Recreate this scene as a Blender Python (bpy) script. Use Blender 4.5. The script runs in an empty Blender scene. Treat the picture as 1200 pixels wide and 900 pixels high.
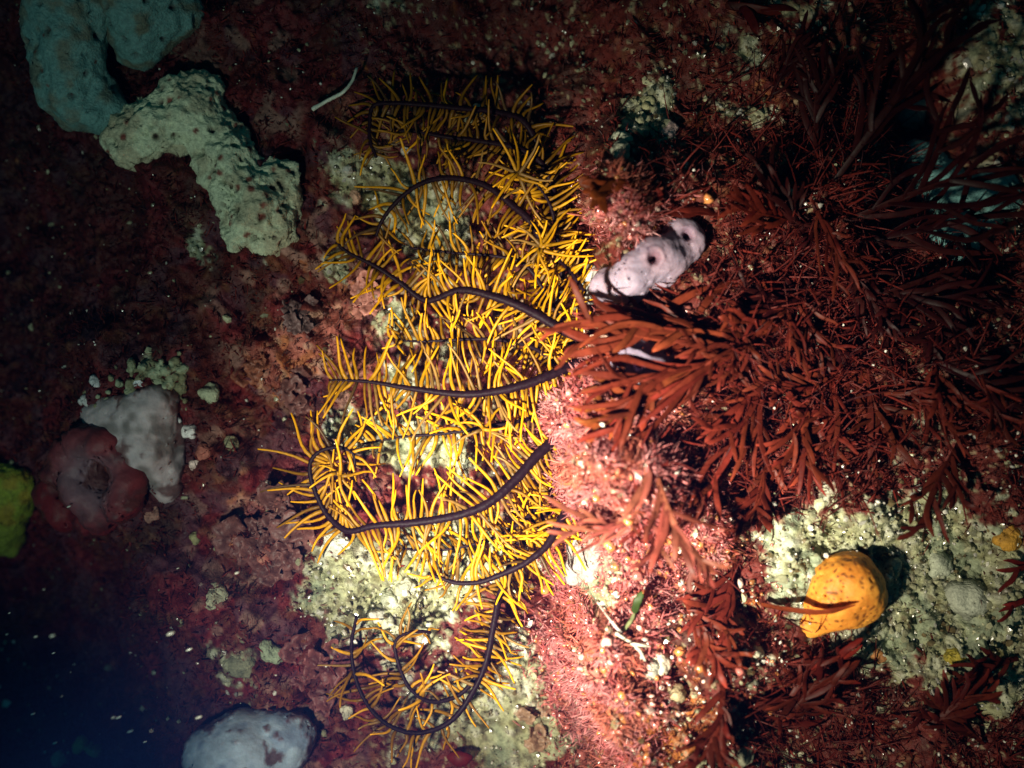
import bpy, math, random
import numpy as np
from mathutils import Vector, Matrix

random.seed(7)
R = np.random.default_rng(11)
SC = bpy.context.scene
COL = SC.collection

# ------------------------------------------------------------------ camera, water light, torch
S = 0.0003            # metres per photograph pixel on the mean plane of the reef
DP = 1330.0           # camera height above that plane, in the same pixels
cam_d = bpy.data.cameras.new("camera")
cam = bpy.data.objects.new("camera", cam_d)
COL.objects.link(cam)
cam.location = (0, 0, DP * S)
cam_d.sensor_width = 36.0
cam_d.lens = 36.0 * DP / 1200.0
cam_d.clip_start = 0.005
cam_d.clip_end = 50
cam_d.dof.use_dof = True
cam_d.dof.focus_distance = (DP - 45) * S
cam_d.dof.aperture_fstop = 4.2
SC.camera = cam

world = bpy.data.worlds.new("World")
SC.world = world
world.use_nodes = True
bg = world.node_tree.nodes["Background"]
bg.inputs[0].default_value = (0.004, 0.15, 0.19, 1)      # daylight filtered by deep sea water
bg.inputs[1].default_value = 0.20


def spot(name, px, py, h, tx, ty, power, half, blend, col, radius):
    d = bpy.data.lights.new(name, 'SPOT')
    d.energy = power
    d.spot_size = math.radians(half * 2)
    d.spot_blend = blend
    d.color = col
    d.shadow_soft_size = radius
    o = bpy.data.objects.new(name, d)
    COL.objects.link(o)
    a = Vector(((px - 600) * S, (450 - py) * S, h * S))
    b = Vector(((tx - 600) * S, (450 - ty) * S, 0))
    o.location = a
    o.rotation_euler = (b - a).to_track_quat('-Z', 'Y').to_euler()
    return o


# the diver's torch: a wide spill and a hot centre from one lamp head, low on the left of the camera, plus an added fill
spot("left_fill", 120, 960, 1150, 320, 360, 1.7, 27, 1.0, (0.82, 1.0, 0.88), 0.011)  # added fill at the torch's spot, aimed left to brighten the grey sponge
spot("torch_spill", 120, 960, 1150, 750, 620, 8.5, 26.0, 1.0, (1.0, 0.90, 0.70), 0.011)
spot("torch_beam", 120, 960, 1150, 700, 540, 33.0, 16.0, 1.0, (1.0, 0.92, 0.76), 0.011)

SC.view_settings.view_transform = 'Standard'
SC.view_settings.look = 'None'
SC.view_settings.gamma = 1.0
SC.view_settings.exposure = 0.0
SC.cycles.max_bounces = 5
SC.cycles.use_denoising = True


# ------------------------------------------------------------------ small maths
def hash2(i, j, s):
    n = (i.astype(np.int64) * 374761393 + j.astype(np.int64) * 668265263 + s * 1442695041) & 0xffffffff
    n = ((n ^ (n >> 13)) * 1274126177) & 0xffffffff
    n = n ^ (n >> 16)
    return (n & 0xffff) / 65535.0


def noise2(x, y, s=0):
    x = np.asarray(x, float); y = np.asarray(y, float)
    i = np.floor(x); j = np.floor(y)
    f = x - i; g = y - j
    f = f * f * f * (f * (f * 6 - 15) + 10); g = g * g * g * (g * (g * 6 - 15) + 10)
    a = hash2(i, j, s); b = hash2(i + 1, j, s); c = hash2(i, j + 1, s); d = hash2(i + 1, j + 1, s)
    return (a + (b - a) * f + (c - a) * g + (a - b - c + d) * f * g) * 2 - 1


def rnoise(x, y, scale, s=0):
    # rotated lattice, so the grid does not show
    ca, sa = math.cos(0.5 + s), math.sin(0.5 + s)
    return noise2((x * ca - y * sa) / scale + 31.7 * s, (x * sa + y * ca) / scale + 17.3, s)


def fbm(x, y, scale, octv=4, s=0, gain=0.5):
    t = 0; a = 1.0; n = 0
    for k in range(octv):
        t = t + a * rnoise(x, y, scale / 2 ** k, s + k)
        n += a; a *= gain
    return t / n


def hash3(i, j, k, s):
    return hash2(i + k * 57, j + k * 131, s)


def noise3(p, scale, s=0):
    q = p / scale + 13.1 * s
    i = np.floor(q); f = q - i; f = f * f * (3 - 2 * f)
    r = 0
    for a in (0, 1):
        for b in (0, 1):
            for c in (0, 1):
                w = (f[:, 0] if a else 1 - f[:, 0]) * (f[:, 1] if b else 1 - f[:, 1]) * (f[:, 2] if c else 1 - f[:, 2])
                r = r + w * hash3(i[:, 0] + a, i[:, 1] + b, i[:, 2] + c, s)
    return r * 2 - 1


def sstep(a, b, x):
    t = np.clip((x - a) / (b - a), 0, 1)
    return t * t * (3 - 2 * t)


def gauss(u, v, cx, cy, rx, ry):
    return np.exp(-(((u - cx) / rx) ** 2 + ((v - cy) / ry) ** 2))


def mixc(c, d, t):
    return c + (np.asarray(d) - c) * t[..., None]


# ------------------------------------------------------------------ relief of the reef (pixels; + is towards the camera)
# where pale grit covers the reef: centre, radii, weight
PALE = [(1090, 690, 120, 95, 1.25), (940, 640, 75, 55, .95), (1060, 585, 60, 35, .6), (590, 850, 100, 80, 1.15), (470, 700, 85, 60, 1.0),
        (560, 640, 130, 40, .9), (430, 215, 60, 45, .9), (510, 270, 55, 55, .8), (480, 380, 70, 40, .55), (440, 510, 70, 35, .65),
        (520, 530, 120, 40, .5), (1170, 70, 50, 75, .9), (760, 150, 38, 60, .8), (870, 140, 40, 22, .8), (300, 770, 50, 40, .6),
        (390, 690, 40, 40, .6), (860, 750, 40, 40, .45), (890, 880, 50, 30, .7), (190, 450, 60, 36, .5), (1085, 375, 22, 25, .7),
        (450, 15, 45, 18, .6), (930, 15, 45, 30, .5), (690, 655, 34, 34, 1.1), (705, 395, 44, 36, 1.0), (390, 320, 26, 26, .5),
        (1140, 820, 60, 60, .35), (1150, 760, 60, 50, .6), (220, 290, 40, 20, .45), (490, 440, 110, 30, .45), (1130, 225, 70, 55, .5),
        (1040, 480, 40, 20, .4), (850, 60, 50, 30, .4)]


def field(lst, u, v):
    t = 0
    for cx, cy, rx, ry, w in lst:
        t = t + w * gauss(u, v, cx, cy, rx, ry)
    return t


EDGE_V = [-400, 100, 190, 250, 320, 400, 450, 490, 560, 610, 650, 690, 740, 800, 870, 960, 1300]
EDGE_U = [720, 715, 690, 692, 705, 690, 655, 640, 652, 668, 690, 690, 668, 680, 702, 715, 720]


# fluffy cushions of pink algae along the lip: centre, radius, height
LIP = [(672, 470, 40, 30), (712, 505, 44, 32), (676, 545, 36, 30), (735, 455, 34, 22), (700, 590, 36, 26), (745, 560, 46, 28), (715, 650, 34, 22), (680, 730, 40, 30),
       (725, 715, 44, 26), (695, 790, 40, 28), (740, 790, 42, 24), (712, 850, 40, 26), (770, 690, 44, 24), (765, 860, 46, 24), (715, 255, 46, 30), (800, 610, 44, 22), (820, 740, 44, 22), (740, 910, 44, 24),
       (330, 620, 50, 22), (290, 650, 34, 18), (350, 380, 34, 20), (300, 430, 36, 18), (260, 560, 40, 18), (380, 770, 44, 20), (230, 690, 44, 18), (300, 330, 40, 18), (180, 690, 50, 20), (240, 390, 44, 18), (350, 520, 36, 16)]


def relief(u, v):
    e = np.interp(v, EDGE_V, EDGE_U) + 8 * fbm(u, v, 60, 2, 60) + 13 * rnoise(u, v, 24, 61)
    ridge = sstep(-16, 16, u - e)
    amt = 34 + 60 * sstep(140, 240, v)
    h = ridge * amt
    h = h + ridge * 22 * gauss(u, v, 740, 560, 90, 260)
    for cx, cy, r, a in LIP:
        h = h + a * np.sqrt(np.clip(1 - ((u - cx) ** 2 + (v - cy) ** 2) / r ** 2, 0, 1))
    h = h - 26 * sstep(760, 1150, u)
    # the wall falls away to the left and at the upper right
    lim = np.interp(v, [-400, 0, 130, 260, 400, 560, 680, 900, 1300], [60, 55, 120, 200, 120, 90, 190, 200, 220])
    fall = np.maximum(0, lim - u)
    h = h - 190 * (1 - np.exp(-fall / 190))
    h = h - 40 * gauss(u, v, 60, 800, 190, 150)
    h = h - 150 * gauss(u, v, 1085, 112, 48, 60) - 95 * gauss(u, v, 1110, 225, 85, 60)
    h = h - 110 * gauss(u, v, 672, 300, 22, 56) - 38 * gauss(u, v, 520, 400, 120, 210)
    h = h - 34 * gauss(u, v, 585, 850, 95, 90) - 40 * gauss(u, v, 655, 700, 26, 30)
    h = h - 24 * gauss(u, v, 1070, 690, 110, 85) - 30 * gauss(u, v, 428, 702, 18, 22)
    h = h - 26 * gauss(u, v, 600, 60, 120, 70)
    h = h - 30 * gauss(u, v, 345, 170, 20, 70) - 50 * gauss(u, v, 1010, 300, 70, 60)
    flat = 1 - 0.55 * gauss(u, v, 590, 850, 90, 80)
    h = h + flat * (34 * fbm(u, v, 130, 3, 1) + 20 * fbm(u, v, 46, 2, 20))
    b = 1 - np.abs(rnoise(u, v, 21, 5))
    c = 1 - np.abs(rnoise(u, v, 11, 6))
    pale = sstep(.4, .9, field(PALE, u, v))
    h = h + pale * (2.6 * np.abs(rnoise(u, v, 9, 12)) + 2.4 * rnoise(u, v, 4.6, 13) - 5 * sstep(.35, .7, rnoise(u, v, 8, 14)))
    h = h + flat * (9 * (b - .5) + 5 * (c - .5) + 2.6 * rnoise(u, v, 6, 8) + 1.6 * rnoise(u, v, 3.4, 9))
    return h


GU0, GU1, GV0, GV1, GS = -330, 1530, -300, 1200, 2.3
gu = np.arange(GU0, GU1 + 1, GS); gv = np.arange(GV0, GV1 + 1, GS)
UU, VV = np.meshgrid(gu, gv)
HH = relief(UU, VV)


def H(u, v):
    u = np.clip((np.asarray(u, float) - GU0) / GS, 0, len(gu) - 1.001)
    v = np.clip((np.asarray(v, float) - GV0) / GS, 0, len(gv) - 1.001)
    i = u.astype(int); j = v.astype(int); f = u - i; g = v - j
    return (HH[j, i] * (1 - f) + HH[j, i + 1] * f) * (1 - g) + (HH[j + 1, i] * (1 - f) + HH[j + 1, i + 1] * f) * g


def Hs(u, v, r=22):
    # height of the ground smoothed over r pixels: where something large rests
    t = 0
    for a in range(6):
        t = t + H(u + r * math.cos(a * 1.047), v + r * math.sin(a * 1.047))
    return (t + H(u, v) * 2) / 8


def spotuv(px, py, lift=0.0, smooth=0):
    """where the line of sight through a photograph pixel meets the reef: (u, v, height)"""
    h = 0.0
    for _ in range(6):
        k = 1 - (h) / DP
        u = 600 + (px - 600) * k; v = 450 + (py - 450) * k
        h = float((Hs(u, v, smooth) if smooth else H(u, v))) + lift
    return u, v, h


def P(u, v, h):
    return ((u - 600) * S, (450 - v) * S, h * S)


def at(px, py, h):
    k = 1 - h / DP
    return 600 + (px - 600) * k, 450 + (py - 450) * k, h


# ------------------------------------------------------------------ mesh helpers
def mesh_np(name, verts, faces, cols=None, smooth=True):
    verts = np.asarray(verts, np.float32); faces = np.asarray(faces, np.int32)
    me = bpy.data.meshes.new(name)
    n, k = faces.shape
    me.vertices.add(len(verts)); me.vertices.foreach_set("co", verts.ravel())
    me.loops.add(n * k); me.loops.foreach_set("vertex_index", faces.ravel())
    me.polygons.add(n); me.polygons.foreach_set("loop_start", np.arange(0, n * k, k, dtype=np.int32))
    me.update(calc_edges=True)
    me.polygons.foreach_set("use_smooth", np.full(n, smooth))
    if cols is not None:
        setcol(me, cols)
    return me


def setcol(me, cols):
    cols = np.asarray(cols, np.float32)
    a = me.attributes.new("tint", 'FLOAT_COLOR', 'POINT')
    c = np.ones((len(cols), 4), np.float32); c[:, :3] = cols
    a.data.foreach_set("color", c.ravel())


def link(name, me, mat, parent=None, label=None, cat=None, group=None, kind=None):
    o = bpy.data.objects.new(name, me)
    COL.objects.link(o)
    if mat is not None and me is not None and not me.materials:
        me.materials.append(mat)
    if parent is not None:
        o.parent = parent
    tag(o, label, cat, group, kind)
    return o


def tag(o, label=None, cat=None, group=None, kind=None):
    if label: o['label'] = label
    if cat: o['category'] = cat
    if group: o['group'] = group
    if kind: o['kind'] = kind


def thing(name, loc, label, cat, group=None):
    o = bpy.data.objects.new(name, None)
    o.empty_display_size = 0.005
    COL.objects.link(o)
    o.location = loc
    tag(o, label, cat, group)
    return o


def frames(pts):
    """tangents and a stable pair of normals along a polyline"""
    pts = np.asarray(pts, float)
    t = np.gradient(pts, axis=0)
    t /= np.linalg.norm(t, axis=1)[:, None] + 1e-9
    up = np.array([0, 0, 1.0])
    s = np.cross(t, up)
    l = np.linalg.norm(s, axis=1)
    s[l < 1e-3] = (1, 0, 0)
    s /= np.linalg.norm(s, axis=1)[:, None]
    n = np.cross(s, t)
    return t, s, n


def tube(pts, rad, sides=8, flat=1.0, twist=None, uneven=0.0, seed=0):
    """closed tube along pts (pixels), radius per point, flattened across the second normal"""
    pts = np.asarray(pts, float); rad = np.asarray(rad, float)
    t, s, n = frames(pts)
    if twist is not None:
        c = np.cos(twist)[:, None]; d = np.sin(twist)[:, None]
        s, n = s * c + n * d, n * c - s * d
    a = np.arange(sides) * 2 * math.pi / sides
    rng = np.random.default_rng(seed)
    rr = rad[:, None] * (1 + uneven * (rng.random((len(pts), sides)) - .5))
    v = pts[:, None] + rr[..., None] * (np.cos(a)[None, :, None] * s[:, None] + flat * np.sin(a)[None, :, None] * n[:, None])
    m = len(pts)
    v = v.reshape(-1, 3)
    v = np.vstack([v, pts[0] - t[0] * rad[0] * .4, pts[-1] + t[-1] * rad[-1] * .6])
    i = np.arange(sides); j = (i + 1) % sides
    f = []
    for k in range(m - 1):
        f.append(np.stack([k * sides + i, k * sides + j, (k + 1) * sides + j, (k + 1) * sides + i], 1))
    f = np.vstack(f)
    c0, c1 = m * sides, m * sides + 1
    cap0 = np.stack([j, i, np.full(sides, c0), np.full(sides, c0)], 1)
    cap1 = np.stack([(m - 1) * sides + i, (m - 1) * sides + j, np.full(sides, c1), np.full(sides, c1)], 1)
    return v, f, cap0, cap1


def tube_mesh(name, pts, rad, cols=None, **kw):
    v, f, c0, c1 = tube(pts, rad, **kw)
    tri = np.vstack([f[:, [0, 1, 2]], f[:, [0, 2, 3]], c0[:, :3], c1[:, :3]])
    v = np.array([(x * S, y * S, z * S) for x, y, z in v])
    return mesh_np(name, v, tri, cols)


def resample(pts, n):
    """Catmull-Rom through the points, n samples evenly spaced"""
    p = np.asarray(pts, float)
    p = np.vstack([2 * p[0] - p[1], p, 2 * p[-1] - p[-2]])
    out = []
    for k in range(1, len(p) - 2):
        for t in np.linspace(0, 1, 12, endpoint=False):
            out.append(0.5 * ((2 * p[k]) + (-p[k - 1] + p[k + 1]) * t + (2 * p[k - 1] - 5 * p[k] + 4 * p[k + 1] - p[k + 2]) * t * t
                              + (-p[k - 1] + 3 * p[k] - 3 * p[k + 1] + p[k + 2]) * t ** 3))
    out.append(p[-2])
    out = np.array(out)
    d = np.r_[0, np.cumsum(np.linalg.norm(np.diff(out, axis=0), axis=1))]
    q = np.linspace(0, d[-1], n)
    return np.stack([np.interp(q, d, out[:, k]) for k in range(out.shape[1])], 1), d[-1]


# ------------------------------------------------------------------ materials
def mat_base(name):
    m = bpy.data.materials.new(name)
    m.use_nodes = True
    nt = m.node_tree
    b = nt.nodes["Principled BSDF"]
    return m, nt, b


def N(nt, t, **kw):
    n = nt.nodes.new(t)
    for k, v in kw.items():
        setattr(n, k, v)
    return n


def organic(name, color=None, rough=0.4, spec=0.5, var=0.35, scale=900.0, bump=0.25, trans=0.0, trans_col=None, sss=0.0, coat=0.0,
            attr=True, dist=0.0004, rough_var=0.15, bump_scale=None):
    """base colour from the 'tint' attribute (or one colour), mottled by noise; fine relief; optional light passing through"""
    m, nt, b = mat_base(name)
    L = nt.links.new
    tc = N(nt, 'ShaderNodeTexCoord')
    geo = N(nt, 'ShaderNodeNewGeometry')
    no = N(nt, 'ShaderNodeTexNoise'); no.inputs['Scale'].default_value = scale; no.inputs['Detail'].default_value = 6
    no.inputs['Roughness'].default_value = .65
    L(geo.outputs['Position'], no.inputs['Vector'])
    if attr:
        src = N(nt, 'ShaderNodeAttribute'); src.attribute_name = 'tint'; c = src.outputs['Color']
    else:
        src = N(nt, 'ShaderNodeRGB'); src.outputs[0].default_value = (*color, 1); c = src.outputs[0]
    mp = N(nt, 'ShaderNodeMapRange')
    mp.inputs['From Min'].default_value = .3; mp.inputs['From Max'].default_value = .7
    mp.inputs['To Min'].default_value = 1 - var; mp.inputs['To Max'].default_value = 1 + var
    L(no.outputs['Fac'], mp.inputs['Value'])
    mu = N(nt, 'ShaderNodeVectorMath', operation='SCALE')
    L(c, mu.inputs[0]); L(mp.outputs[0], mu.inputs['Scale'])
    L(mu.outputs[0], b.inputs['Base Color'])
    rm = N(nt, 'ShaderNodeMapRange')
    rm.inputs['To Min'].default_value = max(.05, rough - rough_var); rm.inputs['To Max'].default_value = rough + rough_var
    L(no.outputs['Fac'], rm.inputs['Value']); L(rm.outputs[0], b.inputs['Roughness'])
    b.inputs['Specular IOR Level'].default_value = spec
    if coat:
        b.inputs['Coat Weight'].default_value = coat; b.inputs['Coat Roughness'].default_value = .12
    if sss:
        b.inputs['Subsurface Weight'].default_value = sss
        b.inputs['Subsurface Radius'].default_value = (1, .5, .3)
        b.inputs['Subsurface Scale'].default_value = .004
    if bump:
        bn = N(nt, 'ShaderNodeTexNoise'); bn.inputs['Scale'].default_value = bump_scale or scale * 1.7; bn.inputs['Detail'].default_value = 5
        L(geo.outputs['Position'], bn.inputs['Vector'])
        bu = N(nt, 'ShaderNodeBump'); bu.inputs['Strength'].default_value = bump; bu.inputs['Distance'].default_value = dist
        L(bn.outputs['Fac'], bu.inputs['Height']); L(bu.outputs[0], b.inputs['Normal'])
        if coat: L(bu.outputs[0], b.inputs['Coat Normal'])
    if trans:
        tr = N(nt, 'ShaderNodeBsdfTranslucent')
        if trans_col: tr.inputs['Color'].default_value = (*trans_col, 1)
        else: L(mu.outputs[0], tr.inputs['Color'])
        mx = N(nt, 'ShaderNodeMixShader'); mx.inputs[0].default_value = trans
        L(b.outputs[0], mx.inputs[1]); L(tr.outputs[0], mx.inputs[2])
        L(mx.outputs[0], nt.nodes['Material Output'].inputs['Surface'])
    return m


M = {
    'reef': organic('reef_crust', rough=.5, spec=.22, var=.5, scale=420, bump=.9, dist=.0006, bump_scale=1500),
    'turf': organic('turf_alga', rough=.45, spec=.28, var=.35, scale=500, bump=0, trans=.45),
    'blade': organic('alga_blade', rough=.42, spec=.16, var=.4, scale=260, bump=.4, trans=.55, dist=.0003),
    'arm': organic('arm_skin', color=(.009, .0032, .0058), rough=.5, spec=.06, var=.4, scale=600, bump=.5, attr=False, dist=.0003),
    'pinnule': organic('pinnule_skin', rough=.45, spec=.22, var=.25, scale=700, bump=.3, trans=.12, dist=.0002),
    'sponge': organic('sponge_skin', rough=.62, spec=.35, var=.35, scale=800, bump=.9, dist=.0007, bump_scale=1300),
    'smooth': organic('smooth_tunic', rough=.55, spec=.3, var=.22, scale=260, bump=.4, sss=.3, dist=.0005, bump_scale=900),
    'grain': organic('grain', rough=.22, spec=.8, var=.3, scale=900, bump=.3, coat=.6, dist=.0003),
    'shell': organic('shell', rough=.35, spec=.5, var=.25, scale=700, bump=.4, dist=.0004),
    'leafy': organic('leafy_crust', rough=.5, spec=.4, var=.45, scale=420, bump=.6, dist=.0005),
}

# ------------------------------------------------------------------ colour patches of the crust (what grows where)
PINK = [(700, 500, 75, 120, 1.1), (700, 640, 65, 70, .9), (700, 750, 65, 90, .9), (690, 860, 40, 60, .5), (780, 570, 90, 90, .55), (440, 340, 60, 45, .6),
        (400, 420, 50, 50, .45), (320, 630, 70, 70, .6), (345, 370, 40, 60, .45), (720, 255, 55, 36, .6), (300, 430, 60, 60, .3), (410, 180, 40, 60, .35)]
ORAN = [(735, 590, 50, 60, .4), (780, 830, 90, 80, .55), (720, 850, 50, 60, .4), (860, 160, 60, 60, .45), (820, 640, 60, 60, .4),
        (700, 390, 50, 40, .4), (1180, 630, 26, 26, .9), (390, 320, 40, 40, .35), (540, 170, 60, 40, .25), (1110, 770, 50, 18, .5), (300, 440, 30, 20, .4)]


def crust(u, v):
    n1 = fbm(u, v, 40, 4, 30); n2 = fbm(u, v, 14, 3, 40); n3 = rnoise(u, v, 4.2, 50)
    p = sstep(.42, .62, field(PALE, u, v) + .42 * n1 + .30 * n2 + .12 * n3)
    k = sstep(.36, .66, field(PINK, u, v) + .45 * fbm(u, v, 34, 3, 33) + .2 * n2)
    o = sstep(.40, .70, field(ORAN, u, v) + .5 * fbm(u, v, 30, 3, 36) + .2 * n3)
    return p, k, o, n1, n2, n3


def crust_col(u, v):
    p, k, o, n1, n2, n3 = crust(u, v)
    c = np.zeros(np.shape(u) + (3,)) + np.array([.105, .018, .013])
    c = mixc(c, (.045, .020, .014), sstep(0, .5, n1) * .8)
    c = mixc(c, (.16, .060, .025), sstep(.1, .6, n2) * .6)
    lf = sstep(560, 380, u)
    c = mixc(c, (.17, .018, .020), lf * sstep(.1, .5, rnoise(u, v, 33, 66)) * .8)
    c = mixc(c, (.085, .032, .045), lf * sstep(.15, .5, rnoise(u, v, 24, 67)) * .7)
    c = mixc(c, (.30, .17, .13), lf * sstep(.2, .55, rnoise(u, v, 17, 68)) * sstep(-.2, .3, fbm(u, v, 70, 2, 69)) * sstep(140, 300, u) * .75)
    c = c * (1 - .5 * sstep(300, 130, u) * sstep(560, 380, v))[..., None] * (1 - .35 * sstep(260, 60, v) * sstep(700, 560, u))[..., None]  # darkens left and upper crust in the colour, where torch light is weaker
    c = mixc(c, (.40, .13, .095), k * .85)
    c = mixc(c, (.42, .13, .025), o * .8)
    m1 = rnoise(u, v, 15, 63); m2 = rnoise(u, v, 9, 64)
    c = mixc(c, (.46, .17, .04), sstep(.25, .6, m1) * .55 * np.clip(k + o, 0, 1))
    c = mixc(c, (.14, .022, .012), sstep(.2, .55, -m1) * .6 * np.clip(k + o, 0, 1))
    c = mixc(c, (.50, .32, .22), sstep(.35, .65, m2) * .6 * np.clip(k + o, 0, 1))
    pale = np.zeros_like(c) + np.array([.31, .32, .18])
    pale = mixc(pale, (.42, .43, .32), sstep(.0, .5, n2))
    pale = mixc(pale, (.15, .14, .06), sstep(.1, .6, -n2))
    pale = mixc(pale, (.09, .07, .04), sstep(.3, .6, rnoise(u, v, 7, 72)) * .7)
    pale = mixc(pale, (.22, .28, .19), sstep(.15, .6, rnoise(u, v, 25, 71)) * .6)
    c = mixc(c, pale, p)
    sp = sstep(.62, .75, rnoise(u, v, 5.2, 80)) * .5
    c = mixc(c, (.42, .38, .22), sp * (1 - p) * sstep(350, 500, u))
    return c


# ------------------------------------------------------------------ the reef itself
nv, nu = UU.shape
vv = np.stack([(UU - 600) * S, (450 - VV) * S, HH * S], -1).reshape(-1, 3)
ii = (np.arange(nv - 1)[:, None] * nu + np.arange(nu - 1)[None]).ravel()
quads = np.stack([ii, ii + nu, ii + nu + 1, ii + 1], 1)
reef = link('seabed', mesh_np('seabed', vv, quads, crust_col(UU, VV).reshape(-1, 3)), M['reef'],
            label='rocky reef ground crusted with red algae, pink crust and pale grit', cat='seabed', kind='structure')


def slope_normal(u, v, d=4):
    gx = (H(u + d, v) - H(u - d, v)) / (2 * d); gy = -(H(u, v + d) - H(u, v - d)) / (2 * d)
    n = np.stack([-gx, -gy, np.ones_like(gx)], -1)
    return n / np.linalg.norm(n, axis=-1)[:, None]


# ------------------------------------------------------------------ turf: thousands of tiny fleshy branchlets (nobody could count them)
def turf(name, u, v, length, width, cols, label, tilt=.7, segs=2):
    n = len(u)
    base = np.stack([u, -v, H(u, v) - 1.0], 1)
    nrm = slope_normal(u, v)
    d = nrm + tilt * R.normal(size=(n, 3)); d[:, 2] = np.abs(d[:, 2]) * .8 + .15
    d /= np.linalg.norm(d, axis=1)[:, None]
    bend = R.normal(size=(n, 3)) * .8
    side = np.cross(d, R.normal(size=(n, 3))); side /= np.linalg.norm(side, axis=1)[:, None]
    V = []; C = []
    for k in range(segs + 1):
        t = k / segs
        c = base + d * (length * t)[:, None] + bend * (length * t * t * .5)[:, None]
        w = width * (.55 + .9 * t - 1.25 * t * t)
        third = np.cross(d, side)
        for q in range(3):
            a = q * 2.0944
            V.append(c + (side * math.cos(a) + third * math.sin(a) * .55) * w[:, None])
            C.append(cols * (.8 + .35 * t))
    V = np.stack(V, 1).reshape(-1, 3); C = np.stack(C, 1).reshape(-1, 3)
    st = 3 * (segs + 1); off = np.arange(n)[:, None] * st
    F = []
    for k in range(segs):
        for q in range(3):
            a = 3 * k + q; b = 3 * k + (q + 1) % 3
            F.append(off + np.array([[a, b, b + 3]])); F.append(off + np.array([[a, b + 3, a + 3]]))
    F.append(off + np.array([[st - 3, st - 2, st - 1]]))
    F = np.stack(F, 1).reshape(-1, 3)
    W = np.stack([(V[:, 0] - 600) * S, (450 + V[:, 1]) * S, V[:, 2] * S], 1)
    return link(name, mesh_np(name, W, F, C), M['turf'], label=label, cat='turf algae', kind='stuff')


def scatter(n, prob, box=(-120, 1320, -120, 1020)):
    u = R.uniform(box[0], box[1], n); v = R.uniform(box[2], box[3], n)
    k = R.random(n) < prob(u, v)
    return u[k], v[k]


def ridge_mask(u, v):
    return sstep(-14, 18, u - np.interp(v, EDGE_V, EDGE_U)) * sstep(180, 240, v)


def dens_red(u, v):
    p, k, o, n1, n2, n3 = crust(u, v)
    star = gauss(u, v, 520, 420, 130, 330)
    return np.clip((1 - p * .97) * (.35 + .65 * sstep(-.5, .4, fbm(u, v, 26, 2, 90))) * (1 - .75 * star) * (.8 + .1 * ridge_mask(u, v)), 0, 1)


u, v = scatter(120000, dens_red)
n = len(u)
cl = rnoise(u, v, 40, 92)[:, None]
cols = np.array([[.155, .020, .014]]) * (1 + .45 * R.normal(size=(n, 1)).clip(-1.4, 2)) + np.clip(cl, 0, 1) * np.array([[.10, .024, .016]])
oo = crust(u, v)[2][:, None]
cols = cols + oo * np.array([[.22, .075, .012]]) * R.random((n, 1))
cols = cols * (1 - .5 * sstep(300, 130, u) * sstep(560, 380, v))[:, None]  # weaker light at the left put into the turf colour too
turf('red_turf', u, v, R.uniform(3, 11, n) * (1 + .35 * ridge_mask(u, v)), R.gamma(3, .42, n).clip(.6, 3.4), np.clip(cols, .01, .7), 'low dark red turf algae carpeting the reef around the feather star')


def dens_pink(u, v):
    p, k, o, n1, n2, n3 = crust(u, v)
    e = np.interp(v, EDGE_V, EDGE_U)
    lip = np.exp(-((u - e - 14) / 40) ** 2) * sstep(350, 410, v)
    return np.clip(k * .9 * (u > 600) + lip + .55 * gauss(u, v, 715, 255, 50, 36), 0, 1) * (1 - .5 * gauss(u, v, 688, 652, 24, 26)) * (1 - gauss(u, v, 672, 295, 20, 50)) * sstep(-.75, -.1, fbm(u, v, 20, 2, 97)) * (1 - .9 * gauss(u, v, 705, 395, 34, 28))


u, v = scatter(95000, dens_pink, (590, 860, 180, 960))
n = len(u)
t = R.random((n, 1))
t = np.clip(t * .6 + .5 * rnoise(u, v, 16, 95)[:, None], 0, 1)
cols = np.array([[.56, .145, .14]]) * (1 - t) + np.array([[.72, .36, .35]]) * t
og = sstep(.1, .5, rnoise(u, v, 22, 96))[:, None]
cols = cols * (1 - .6 * og) + .6 * og * np.array([[.52, .15, .06]])
cols = cols * (1 + .25 * R.normal(size=(n, 1)).clip(-1.5, 1.5))
turf('pink_turf', u, v, R.uniform(4, 12, n), R.gamma(3, .42, n).clip(.6, 3.6), np.clip(cols, .02, .8), 'fuzzy pink turf algae along the lip of the ledge beside the feather star', tilt=.85)

u, v = scatter(26000, lambda a, b: crust(a, b)[1] * (a < 600) * .8 + .25 * gauss(a, b, 560, 60, 160, 90) + .3 * gauss(a, b, 330, 640, 70, 80), (220, 720, 0, 960))
n = len(u)
cols = np.array([[.17, .075, .07]]) * (1 + .35 * R.normal(size=(n, 1)).clip(-1.5, 2)) + R.random((n, 1)) * np.array([[.10, .05, .045]])
turf('brown_turf', u, v, R.uniform(3, 7, n), R.gamma(3, .5, n).clip(.8, 4), np.clip(cols, .02, .7), 'short brownish pink turf algae left of the feather star', tilt=.9)

def dens_strap(u, v):
    t = gauss(u, v, 940, 360, 150, 170) + .8 * gauss(u, v, 880, 500, 90, 80) + .5 * gauss(u, v, 930, 830, 90, 70) + .5 * gauss(u, v, 1160, 860, 60, 60) + .6 * gauss(u, v, 1000, 130, 90, 90)
    return np.clip(t, 0, 1) * (1 - crust(u, v)[0]) * (1 - gauss(u, v, 765, 310, 60, 50))


u, v = scatter(60000, dens_strap)
n = len(u)
cols = np.array([[.15, .019, .013]]) * (1 + .4 * R.normal(size=(n, 1)).clip(-1.5, 2))
turf('fine_strap_undergrowth', u, v, R.uniform(12, 46, n), R.uniform(1.0, 2.6, n), np.clip(cols, .01, .7), 'dense mat of fine dark red straps under the large strap algae', tilt=1.1, segs=4)

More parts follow.
